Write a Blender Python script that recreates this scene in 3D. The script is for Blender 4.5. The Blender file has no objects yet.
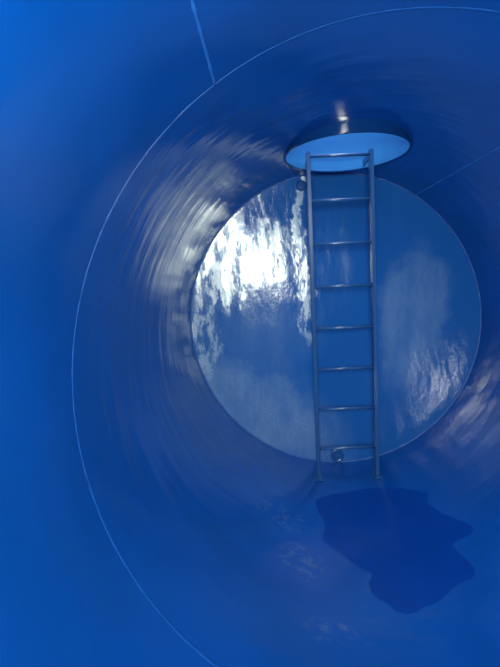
import bpy, bmesh, math, random
from mathutils import Vector, Matrix, noise
random.seed(4)
R=1.2
A=math.radians(2.6)
F=390.0
VPX,VPY=268.0,279.0
YE=F/145*R; YS=F/367*R
YB=-0.22*R
sc=bpy.context.scene
sc.view_settings.view_transform='Standard'
sc.view_settings.look='None'

def rot(x,z): return (x*math.cos(A)+z*math.sin(A), -x*math.sin(A)+z*math.cos(A))
cx,cz=rot(-0.468*R,0.261*R)
CAM=Vector((cx,0,cz))
def ray(px,py):
    x,z=rot((px-VPX)/F,(VPY-py)/F); return Vector((x,1,z))
def on_wall(px,py,rad=R):
    d=ray(px,py); a=d.x**2+d.z**2; b=2*(CAM.x*d.x+CAM.z*d.z); c=CAM.x**2+CAM.z**2-rad*rad
    t=(-b+math.sqrt(b*b-4*a*c))/(2*a); return CAM+d*t
def on_end(px,py): return CAM+ray(px,py)*YE

def link(o,parent=None):
    sc.collection.objects.link(o)
    if parent: o.parent=parent
    return o
def obj_bm(name,bm,mat,parent=None,smooth=False):
    me=bpy.data.meshes.new(name); bm.normal_update(); bm.to_mesh(me); bm.free()
    if mat: me.materials.append(mat)
    if smooth:
        for p in me.polygons: p.use_smooth=True
    return link(bpy.data.objects.new(name,me),parent)
def empty(name,loc=(0,0,0)):
    e=bpy.data.objects.new(name,None); e.empty_display_size=.1; return link(e)

# ---------- materials
class NT:
    def __init__(s,name):
        s.m=bpy.data.materials.new(name); s.m.use_nodes=True; s.t=s.m.node_tree; s.n=s.t.nodes; s.b=s.n['Principled BSDF']
    def new(s,typ,**k):
        n=s.n.new(typ)
        for a,v in k.items(): setattr(n,a,v)
        return n
    def l(s,a,b): s.t.links.new(a,b)
    def math(s,op,a,b=None,clamp=False):
        n=s.new('ShaderNodeMath',operation=op); n.use_clamp=clamp
        for i,v in enumerate((a,b)):
            if v is None: continue
            if isinstance(v,(int,float)): n.inputs[i].default_value=v
            else: s.l(v,n.inputs[i])
        return n.outputs[0]
    def noise(s,vec,scale,detail=4,rough=.5,dist=0):
        n=s.new('ShaderNodeTexNoise'); n.inputs['Scale'].default_value=scale; n.inputs['Detail'].default_value=detail
        n.inputs['Roughness'].default_value=rough; n.inputs['Distortion'].default_value=dist
        if vec is not None: s.l(vec,n.inputs['Vector'])
        return n.outputs['Fac']
    def mapr(s,v,a,b,c=0,d=1,smooth=True):
        n=s.new('ShaderNodeMapRange'); n.interpolation_type='SMOOTHSTEP' if smooth else 'LINEAR'
        s.l(v,n.inputs[0])
        for i,x in enumerate((a,b,c,d)): n.inputs[i+1].default_value=x
        return n.outputs[0]
    def mapping(s,vec,scale=(1,1,1),loc=(0,0,0),rotn=(0,0,0)):
        n=s.new('ShaderNodeMapping'); n.inputs['Scale'].default_value=scale; n.inputs['Location'].default_value=loc; n.inputs['Rotation'].default_value=rotn
        s.l(vec,n.inputs['Vector']); return n.outputs[0]
    def warp(s,vec,scale,amt,detail=7,rough=.62):
        w=s.new('ShaderNodeTexNoise'); w.inputs['Scale'].default_value=scale; w.inputs['Detail'].default_value=detail; w.inputs['Roughness'].default_value=rough; s.l(vec,w.inputs['Vector'])
        vm=s.new('ShaderNodeVectorMath',operation='MULTIPLY_ADD'); s.l(w.outputs['Color'],vm.inputs[0]); vm.inputs[1].default_value=amt; s.l(vec,vm.inputs[2])
        vs=s.new('ShaderNodeVectorMath',operation='SUBTRACT'); s.l(vm.outputs[0],vs.inputs[0]); vs.inputs[1].default_value=tuple(a/2 for a in amt)
        return vs.outputs[0]
    def blob(s,P,c,rad,rotd=0,soft=.25):
        v=s.new('ShaderNodeVectorMath',operation='SUBTRACT'); s.l(P,v.inputs[0]); v.inputs[1].default_value=c
        r=s.new('ShaderNodeVectorRotate',rotation_type='Y_AXIS'); s.l(v.outputs[0],r.inputs['Vector']); r.inputs['Angle'].default_value=math.radians(rotd)
        m=s.new('ShaderNodeVectorMath',operation='MULTIPLY'); s.l(r.outputs[0],m.inputs[0]); m.inputs[1].default_value=tuple(0 if x==0 else 1/x for x in rad)
        ln=s.new('ShaderNodeVectorMath',operation='LENGTH'); s.l(m.outputs[0],ln.inputs[0])
        return s.mapr(ln.outputs['Value'],1-soft,1+soft,1,0)
    def mixc(s,f,a,b):
        n=s.new('ShaderNodeMix',data_type='RGBA')
        s.l(f,n.inputs[0])
        for i,v in ((6,a),(7,b)):
            if isinstance(v,tuple): n.inputs[i].default_value=v
            else: s.l(v,n.inputs[i])
        return n.outputs[2]
def wall_mat():
    s=NT('tank_blue_gloss_paint'); tc=s.new('ShaderNodeTexCoord').outputs['Object']
    sep=s.new('ShaderNodeSeparateXYZ'); s.l(tc,sep.inputs[0])
    ang=s.math('ARCTAN2',sep.outputs[0],sep.outputs[2])
    cmb=s.new('ShaderNodeCombineXYZ'); s.l(s.math('MULTIPLY',ang,1.3),cmb.inputs[0]); s.l(s.math('MULTIPLY',sep.outputs[1],5.0),cmb.inputs[1])
    roll=s.noise(cmb.outputs[0],2.0,2.5,.45)
    deep=s.mapr(sep.outputs[1],YS*.9,YS*1.3)
    roll=s.math('MULTIPLY',roll,s.math('ADD',s.math('MULTIPLY',deep,.85),.15))
    big=s.noise(tc,1.6,4,.55)
    fine=s.noise(tc,260,2)
    base=s.mixc(s.mapr(big,.35,.65),(0.0012,0.055,0.29,1),(0.0015,0.066,0.35,1))
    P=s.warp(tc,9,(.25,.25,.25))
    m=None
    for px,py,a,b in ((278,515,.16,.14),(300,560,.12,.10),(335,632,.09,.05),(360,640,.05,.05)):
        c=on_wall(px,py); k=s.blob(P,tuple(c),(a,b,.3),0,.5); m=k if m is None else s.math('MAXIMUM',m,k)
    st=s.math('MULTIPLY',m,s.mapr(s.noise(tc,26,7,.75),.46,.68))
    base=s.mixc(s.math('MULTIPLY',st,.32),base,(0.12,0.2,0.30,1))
    s.l(base,s.b.inputs['Base Color'])
    s.l(s.mapr(s.noise(tc,4,5),.3,.7,.12,.22),s.b.inputs['Roughness'])
    s.b.inputs['Specular IOR Level'].default_value=.9
    s.b.inputs['Coat Weight'].default_value=.7; s.b.inputs['Coat Roughness'].default_value=.09
    b1=s.new('ShaderNodeBump'); b1.inputs['Strength'].default_value=.5; b1.inputs['Distance'].default_value=.0085; s.l(roll,b1.inputs['Height'])
    b2=s.new('ShaderNodeBump'); b2.inputs['Strength'].default_value=.10; b2.inputs['Distance'].default_value=.001; s.l(fine,b2.inputs['Height']); s.l(b1.outputs[0],b2.inputs['Normal'])
    s.l(b2.outputs[0],s.b.inputs['Normal']); s.l(b2.outputs[0],s.b.inputs['Coat Normal'])
    return s.m
def end_mat():
    s=NT('bulkhead_blue_paint_film_and_glare'); tc=s.new('ShaderNodeTexCoord').outputs['Object']
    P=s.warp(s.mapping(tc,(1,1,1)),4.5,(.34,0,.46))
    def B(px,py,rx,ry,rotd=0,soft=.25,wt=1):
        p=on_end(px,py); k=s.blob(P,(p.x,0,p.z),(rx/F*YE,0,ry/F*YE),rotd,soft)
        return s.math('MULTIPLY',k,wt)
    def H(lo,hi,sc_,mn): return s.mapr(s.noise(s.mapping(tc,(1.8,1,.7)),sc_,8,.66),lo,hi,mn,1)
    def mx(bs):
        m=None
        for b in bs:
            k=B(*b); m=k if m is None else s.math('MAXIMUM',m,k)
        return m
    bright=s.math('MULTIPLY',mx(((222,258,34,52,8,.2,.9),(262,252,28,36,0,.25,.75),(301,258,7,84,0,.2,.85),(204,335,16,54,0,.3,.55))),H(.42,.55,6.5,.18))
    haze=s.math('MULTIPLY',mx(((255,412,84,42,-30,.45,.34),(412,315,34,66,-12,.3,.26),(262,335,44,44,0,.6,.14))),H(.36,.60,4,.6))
    film_glare=s.math('MAXIMUM',bright,haze)
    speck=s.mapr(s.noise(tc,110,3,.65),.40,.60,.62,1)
    film_glare=s.math('MULTIPLY',film_glare,speck)
    s.l(s.mixc(film_glare,(0.008,0.080,0.32,1),(0.27,0.40,0.54,1)),s.b.inputs['Base Color'])  # whitish reflected glare painted into base colour; same mask varies the gloss
    s.l(s.mapr(film_glare,0,.6,.17,.36,False),s.b.inputs['Roughness'])
    s.l(s.mapr(film_glare,.2,.6,.3,1.0,False),s.b.inputs['Specular IOR Level'])
    s.l(s.mapr(film_glare,.2,.6,0,.8,False),s.b.inputs['Coat Weight'])
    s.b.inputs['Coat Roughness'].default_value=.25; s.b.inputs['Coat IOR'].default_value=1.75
    b2=s.new('ShaderNodeBump'); b2.inputs['Strength'].default_value=.25; b2.inputs['Distance'].default_value=.002; s.l(s.noise(tc,60,3),b2.inputs['Height'])
    b1=s.new('ShaderNodeBump'); b1.inputs['Strength'].default_value=.5; b1.inputs['Distance'].default_value=.018; s.l(s.noise(s.mapping(tc,(1.8,1,.8)),4,4),b1.inputs['Height']); s.l(b1.outputs[0],b2.inputs['Normal'])
    s.l(b2.outputs[0],s.b.inputs['Normal']); s.l(b2.outputs[0],s.b.inputs['Coat Normal'])
    return s.m
def plain(name,col,rough=.3,bump=.1):
    s=NT(name); tc=s.new('ShaderNodeTexCoord').outputs['Object']
    c2=tuple(min(1,x*1.3) for x in col[:3])+(1,)
    s.l(s.mixc(s.noise(tc,8,4),col,c2),s.b.inputs['Base Color']); s.b.inputs['Roughness'].default_value=rough
    b=s.new('ShaderNodeBump'); b.inputs['Strength'].default_value=bump; b.inputs['Distance'].default_value=.001; s.l(s.noise(tc,120,2),b.inputs['Height']); s.l(b.outputs[0],s.b.inputs['Normal'])
    return s.m
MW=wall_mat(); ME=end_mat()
MH=plain('hatch_blue_paint',(0.02,0.115,0.34,1),.16)
MC=plain('hatch_collar_shaded_gloss_paint',(0.002,0.022,0.11,1),.13)  # shade put into the collar blue, offsetting lamp light on its face
MF=plain('fitting_blue_paint',(0.006,0.055,0.22,1),.25)
ML=plain('ladder_blue_paint',(0.014,0.062,0.20,1),.26)
MWD=plain('weld_bead_painted',(0.003,0.065,0.29,1),.4,.4)
MWL=plain('raised_weld_bead_painted',(0.015,0.11,0.42,1),.25,.4)
MP=plain('puddle_water_on_blue',(0.001,0.033,0.23,1),.13,.02)

# ---------- tank
tank=empty('storage_tank')
HY=2.13*R; HR=.34*R; HZ=.94*R
bm=bmesh.new(); N=256; ys=[YB+(YE+.02-YB)*i/48 for i in range(49)]
def ring(r,y): return [bm.verts.new((r*math.sin(2*math.pi*i/N),y,r*math.cos(2*math.pi*i/N))) for i in range(N)]
inn=[ring(R,y) for y in ys]; out=[ring(R+.012,y) for y in ys]
def br(a,b):
    for i in range(N):
        j=(i+1)%N; bm.faces.new((a[i],a[j],b[j],b[i]))
for k in range(48): br(inn[k],inn[k+1]); br(out[k+1],out[k])
br(out[0],inn[0]); br(inn[-1],out[-1])
bmesh.ops.recalc_face_normals(bm,faces=bm.faces)
shell=obj_bm('cylinder_wall',bm,MW,tank,True)
cb=bmesh.new(); bmesh.ops.create_cone(cb,cap_ends=True,segments=96,radius1=HR-.002,radius2=HR-.002,depth=1.0)
cut=obj_bm('cut',cb,None); cut.location=(0,HY,R)
md=shell.modifiers.new('b','BOOLEAN'); md.object=cut; md.operation='DIFFERENCE'; md.solver='EXACT'
bpy.context.view_layer.update()
dg=bpy.context.evaluated_depsgraph_get()
nm=bpy.data.meshes.new_from_object(shell.evaluated_get(dg)); shell.modifiers.clear(); shell.data=nm
bpy.data.objects.remove(cut)
nr=[]
for p in nm.polygons:
    p.use_smooth=True
    c=p.center; rad=Vector((c.x,0,c.z)).normalized(); d=p.normal.dot(rad)
    for li in p.loop_indices:
        v=nm.vertices[nm.loops[li].vertex_index].co; rv=Vector((v.x,0,v.z)).normalized()
        nr.append(tuple(rv if d>.7 else (-rv if d<-.7 else p.normal)))
nm.normals_split_custom_set(nr)

bm=bmesh.new(); rings=[]
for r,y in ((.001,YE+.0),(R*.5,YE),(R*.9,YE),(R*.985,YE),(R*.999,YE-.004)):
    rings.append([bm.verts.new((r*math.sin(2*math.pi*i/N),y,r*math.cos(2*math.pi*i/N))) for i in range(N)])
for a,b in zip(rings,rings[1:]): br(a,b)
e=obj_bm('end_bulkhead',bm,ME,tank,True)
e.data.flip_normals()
# front bulkhead with manway opening round the photographer
bm=bmesh.new(); MR=.46*R; mc=(CAM.x-.0,CAM.z+.05)
o=[bm.verts.new((R*math.sin(2*math.pi*i/N),YB,R*math.cos(2*math.pi*i/N))) for i in range(N)]
i_=[bm.verts.new((mc[0]+MR*math.sin(2*math.pi*i/N),YB,mc[1]+MR*math.cos(2*math.pi*i/N))) for i in range(N)]
i2=[bm.verts.new((v.co.x,YB-.12,v.co.z)) for v in i_]
br(o,i_); br(i_,i2)
obj_bm('front_bulkhead',bm,MW,tank)

def bead_path(name,pts,rad,closed=False,mat=MWD,parent=tank,flat=1):
    bm=bmesh.new(); n=len(pts); M=8; rs=[]
    for k,p in enumerate(pts):
        a=pts[(k-1)%n] if (closed or k>0) else p; b=pts[(k+1)%n] if (closed or k<n-1) else p
        t=(b-a).normalized(); rv=Vector((p.x,0,p.z)).normalized(); s=t.cross(rv).normalized(); u=s.cross(t)
        rr=rad*(1+.7*noise.noise(p*25))
        rs.append([bm.verts.new(p+s*math.cos(2*math.pi*j/M)*rr+u*math.sin(2*math.pi*j/M)*rr*flat) for j in range(M)])
    for k in range(n if closed else n-1):
        a,b=rs[k],rs[(k+1)%n]
        for j in range(M): bm.faces.new((a[j],a[(j+1)%M],b[(j+1)%M],b[j]))
    if not closed: bm.faces.new(rs[0]); bm.faces.new(rs[-1][::-1])
    bmesh.ops.recalc_face_normals(bm,faces=bm.faces)
    return obj_bm(name,bm,mat,parent,True)
def circ(r,y,n=400): return [Vector((r*math.sin(2*math.pi*i/n),y,r*math.cos(2*math.pi*i/n))) for i in range(n)]
bead_path('girth_weld',circ(R,YS),.005,True,flat=.18)
bead_path('bulkhead_weld',circ(R-.002,YE-.004),.006,True)
def longi(name,px,py,y0,y1,rad):
    p=on_wall(px,py); bead_path(name,[Vector((p.x,y0+(y1-y0)*i/90,p.z)) for i in range(91)],rad,flat=.6,mat=MWL)
longi('longitudinal_weld_front',211,70,YB,YS,.0068)
longi('longitudinal_weld_rear',460,170,YS,YE,.0055)

def fitting(name,px,py,r):
    p=on_end(px,py); bm=bmesh.new(); M=40
    prof=[(r,0),(r,-.012),(r*.8,-.016),(r*.68,-.012),(r*.66,-.004),(r*.4,-.004),(r*.38,-.012),(r*.01,-.013)]
    rs=[[bm.verts.new((p.x+q*math.cos(2*math.pi*i/M),YE+d,p.z+q*math.sin(2*math.pi*i/M))) for i in range(M)] for q,d in prof]
    for a,b in zip(rs,rs[1:]):
        for i in range(M): bm.faces.new((a[i],a[(i+1)%M],b[(i+1)%M],b[i]))
    bmesh.ops.recalc_face_normals(bm,faces=bm.faces)
    obj_bm(name,bm,MF,tank)
fitting('drain_plug',337,455,.055)
fitting('vent_plug',301,186,.046)

# ---------- access hatch
hatch=empty('access_hatch')
M=128; t=.012
def lathe(bm,prof,M,closed=True):
    rs=[[bm.verts.new((q*math.cos(2*math.pi*i/M),HY+q*math.sin(2*math.pi*i/M),z)) for i in range(M)] for q,z in prof]
    pr=list(zip(rs,rs[1:]))+([(rs[-1],rs[0])] if closed else [])
    for a,b in pr:
        for i in range(M): bm.faces.new((a[i],a[(i+1)%M],b[(i+1)%M],b[i]))
    bmesh.ops.recalc_face_normals(bm,faces=bm.faces)
bm=bmesh.new(); lathe(bm,[(HR-t,HZ),(HR-t,HZ+.62),(HR-t*.5,HZ+.62),(HR-t*.5,HZ)],M)
obj_bm('neck_lining',bm,MH,hatch,True).modifiers.new('es','EDGE_SPLIT').split_angle=math.radians(35)
bm=bmesh.new(); lathe(bm,[(HR-t*.49,HZ+.001),(HR-t*.49,HZ+.62),(HR,HZ+.62),(HR,HZ+.001)],M)
obj_bm('neck_collar',bm,MC,hatch,True).modifiers.new('es','EDGE_SPLIT').split_angle=math.radians(35)
bm=bmesh.new(); lathe(bm,[(HR-t-.002,HZ-.003),(HR+.001,HZ-.003),(HR+.002,HZ+.003),(HR-t-.002,HZ+.004)],M)
obj_bm('rim_lip',bm,MC,hatch,True).modifiers.new('es','EDGE_SPLIT').split_angle=math.radians(35)
bm=bmesh.new(); lathe(bm,[(HR,HZ+.6),(HR+.09,HZ+.6),(HR+.09,HZ+.62),(HR,HZ+.62)],M)
obj_bm('flange',bm,MH,hatch)

# ---------- ladder
lad=empty('ladder')
yb,yt=F/159*R,F/173*R; zb,zt=-1.0*R,.995*R
def ly(z): return yb+(yt-yb)*(z-zb)/(zt-zb)
XL,XR=(-.01-.176)*R,(-.01+.176)*R
def box(bm,c,dx,dy,dz,mat=None):
    v=bmesh.ops.create_cube(bm,size=1)['verts']
    for q in v: q.co=Vector((q.co.x*dx,q.co.y*dy,q.co.z*dz))
    if mat: bmesh.ops.transform(bm,matrix=mat,verts=v)
    bmesh.ops.translate(bm,verts=v,vec=c)
tilt=math.atan2(yt-yb,zt-zb)
for nme,x in (('rail_left',XL),('rail_right',XR)):
    bm=bmesh.new(); s=1 if x>0 else -1
    zlo=-math.sqrt(R*R-x*x)+.004; zhi=zt+.01
    L=(zhi-zlo)/math.cos(tilt); zc=(zhi+zlo)/2; rm=Matrix.Rotation(-tilt,4,'X')
    def part(ox,oy,dx,dy):
        box(bm,Vector((x,ly(zc),zc))+rm@Vector((ox,oy,0)),dx,dy,L,rm)
    part(0,0,.009,.060); part(s*.009,-.027,.020,.006); part(s*.009,.027,.020,.006)
    o=obj_bm(nme,bm,ML,lad); bv=o.modifiers.new('bev','BEVEL'); bv.width=.0015; bv.segments=2
    bm=bmesh.new(); box(bm,Vector((x+s*.006,ly(zlo)-.004,zlo+.006)),.05,.10,.010,Matrix.Rotation(-math.atan2(x,abs(zlo)),4,'Y'))
    box(bm,Vector((x,ly(zlo)-.035,zlo+.022)),.016,.03,.03)
    o=obj_bm('foot_'+nme[5:],bm,ML,lad); o.modifiers.new('bev','BEVEL').width=.002
    bm=bmesh.new(); yy=ly(zt); yw=HY+math.sqrt((HR-t)**2-x*x); box(bm,Vector((x,(yy+yw)/2,zt-.03)),.01,yw-yy,.04)
    obj_bm('bracket_'+nme[5:],bm,ML,lad)
for i in range(8):
    z=(.978-.2526*i)*R
    bm=bmesh.new(); bmesh.ops.create_cone(bm,cap_ends=True,segments=20,radius1=.0115,radius2=.0115,depth=XR-XL+.02)
    bmesh.ops.rotate(bm,verts=bm.verts,cent=(0,0,0),matrix=Matrix.Rotation(math.pi/2,3,'Y'))
    bmesh.ops.translate(bm,verts=bm.verts,vec=((XL+XR)/2,ly(z),z))
    obj_bm('rung_%d'%(i+1),bm,ML,lad,True)

# ---------- puddle on the tank bottom
outl=[(318,500),(345,492),(385,488),(425,492),(428,503),(442,513),(468,524),(472,533),(454,543),(459,553),(475,568),(474,578),(458,584),(440,600),(425,607),(405,614),(390,606),(375,596),(368,584),(372,574),(356,566),(345,556),(332,548),(322,538),(326,525),(318,512)]
c=(398,546)
pts=[]
n=len(outl)
for i in range(n):
    p0,p1,p2,p3=[Vector(outl[(i+k)%n]) for k in (-1,0,1,2)]
    for j in range(8):
        u=j/8; q=.5*((2*p1)+(p2-p0)*u+(2*p0-5*p1+4*p2-p3)*u*u+(3*p1-p0-3*p2+p3)*u**3)
        pts.append((q.x-c[0],q.y-c[1]))
# order by bearing so the patch is a clean single-valued outline, then roughen its radius
pol=sorted((math.atan2(b,a),math.hypot(a,b)) for a,b in pts)
pts=[]; last=-9
for th,rr in pol:
    if th-last<.008: continue
    last=th; rr*=1+.03*noise.noise(Vector((math.cos(th)*9,math.sin(th)*9,2)))
    pts.append((c[0]+rr*math.cos(th),c[1]+rr*math.sin(th)))
bm=bmesh.new(); K=14; rs=[]
for k in range(K,0,-1):
    f=k/K; rr=R-.0006-.0008*min(1,(K-k)/3)
    rs.append([bm.verts.new(on_wall(c[0]+(p[0]-c[0])*f,c[1]+(p[1]-c[1])*f,rr)) for p in pts])
cv=bm.verts.new(on_wall(c[0],c[1],R-.0014))
for a,b in zip(rs,rs[1:]):
    for i in range(len(a)): bm.faces.new((a[i],a[(i+1)%len(a)],b[(i+1)%len(a)],b[i]))
for i in range(len(pts)): bm.faces.new((rs[-1][i],rs[-1][(i+1)%len(pts)],cv))
bmesh.ops.recalc_face_normals(bm,faces=bm.faces)
obj_bm('water_puddle',bm,MP,None,True)

# ---------- light
w=bpy.data.worlds.new('sky'); sc.world=w; w.use_nodes=True; nt=w.node_tree
bg=nt.nodes['Background']; sk=nt.nodes.new('ShaderNodeTexSky'); sk.sky_type='NISHITA'; sk.sun_disc=False; sk.sun_elevation=math.radians(40); sk.sun_rotation=math.radians(200)
nt.links.new(sk.outputs[0],bg.inputs[0]); bg.inputs[1].default_value=.12
def area(name,loc,target,size,energy,col):
    l=bpy.data.lights.new(name,'AREA'); l.shape='DISK'; l.size=size; l.energy=energy; l.color=col
    o=link(bpy.data.objects.new(name,l)); o.location=loc
    o.rotation_euler=(Vector(target)-Vector(loc)).to_track_quat('-Z','Y').to_euler(); return o
area('manway_daylight',(CAM.x-.05,YB-.26,CAM.z+.18),(CAM.x-.08,3,CAM.z-.5),.52,94,(.92,1,.84))
area('hatch_daylight',(.1,HY-.1,HZ+1.1),(0,HY,0),.9,30,(.95,1,.92))

cd=bpy.data.cameras.new('camera'); cam=link(bpy.data.objects.new('camera',cd))
cd.sensor_fit='AUTO'; cd.sensor_width=36; cd.lens=F/667*36; cd.clip_start=.01
cd.shift_x=-(VPX-250)/667; cd.shift_y=-(333.5-VPY)/667
rx=rot(1,0); ru=rot(0,1)
cam.matrix_world=Matrix(((rx[0],ru[0],0,CAM.x),(0,0,-1,0),(rx[1],ru[1],0,CAM.z),(0,0,0,1)))
sc.camera=cam
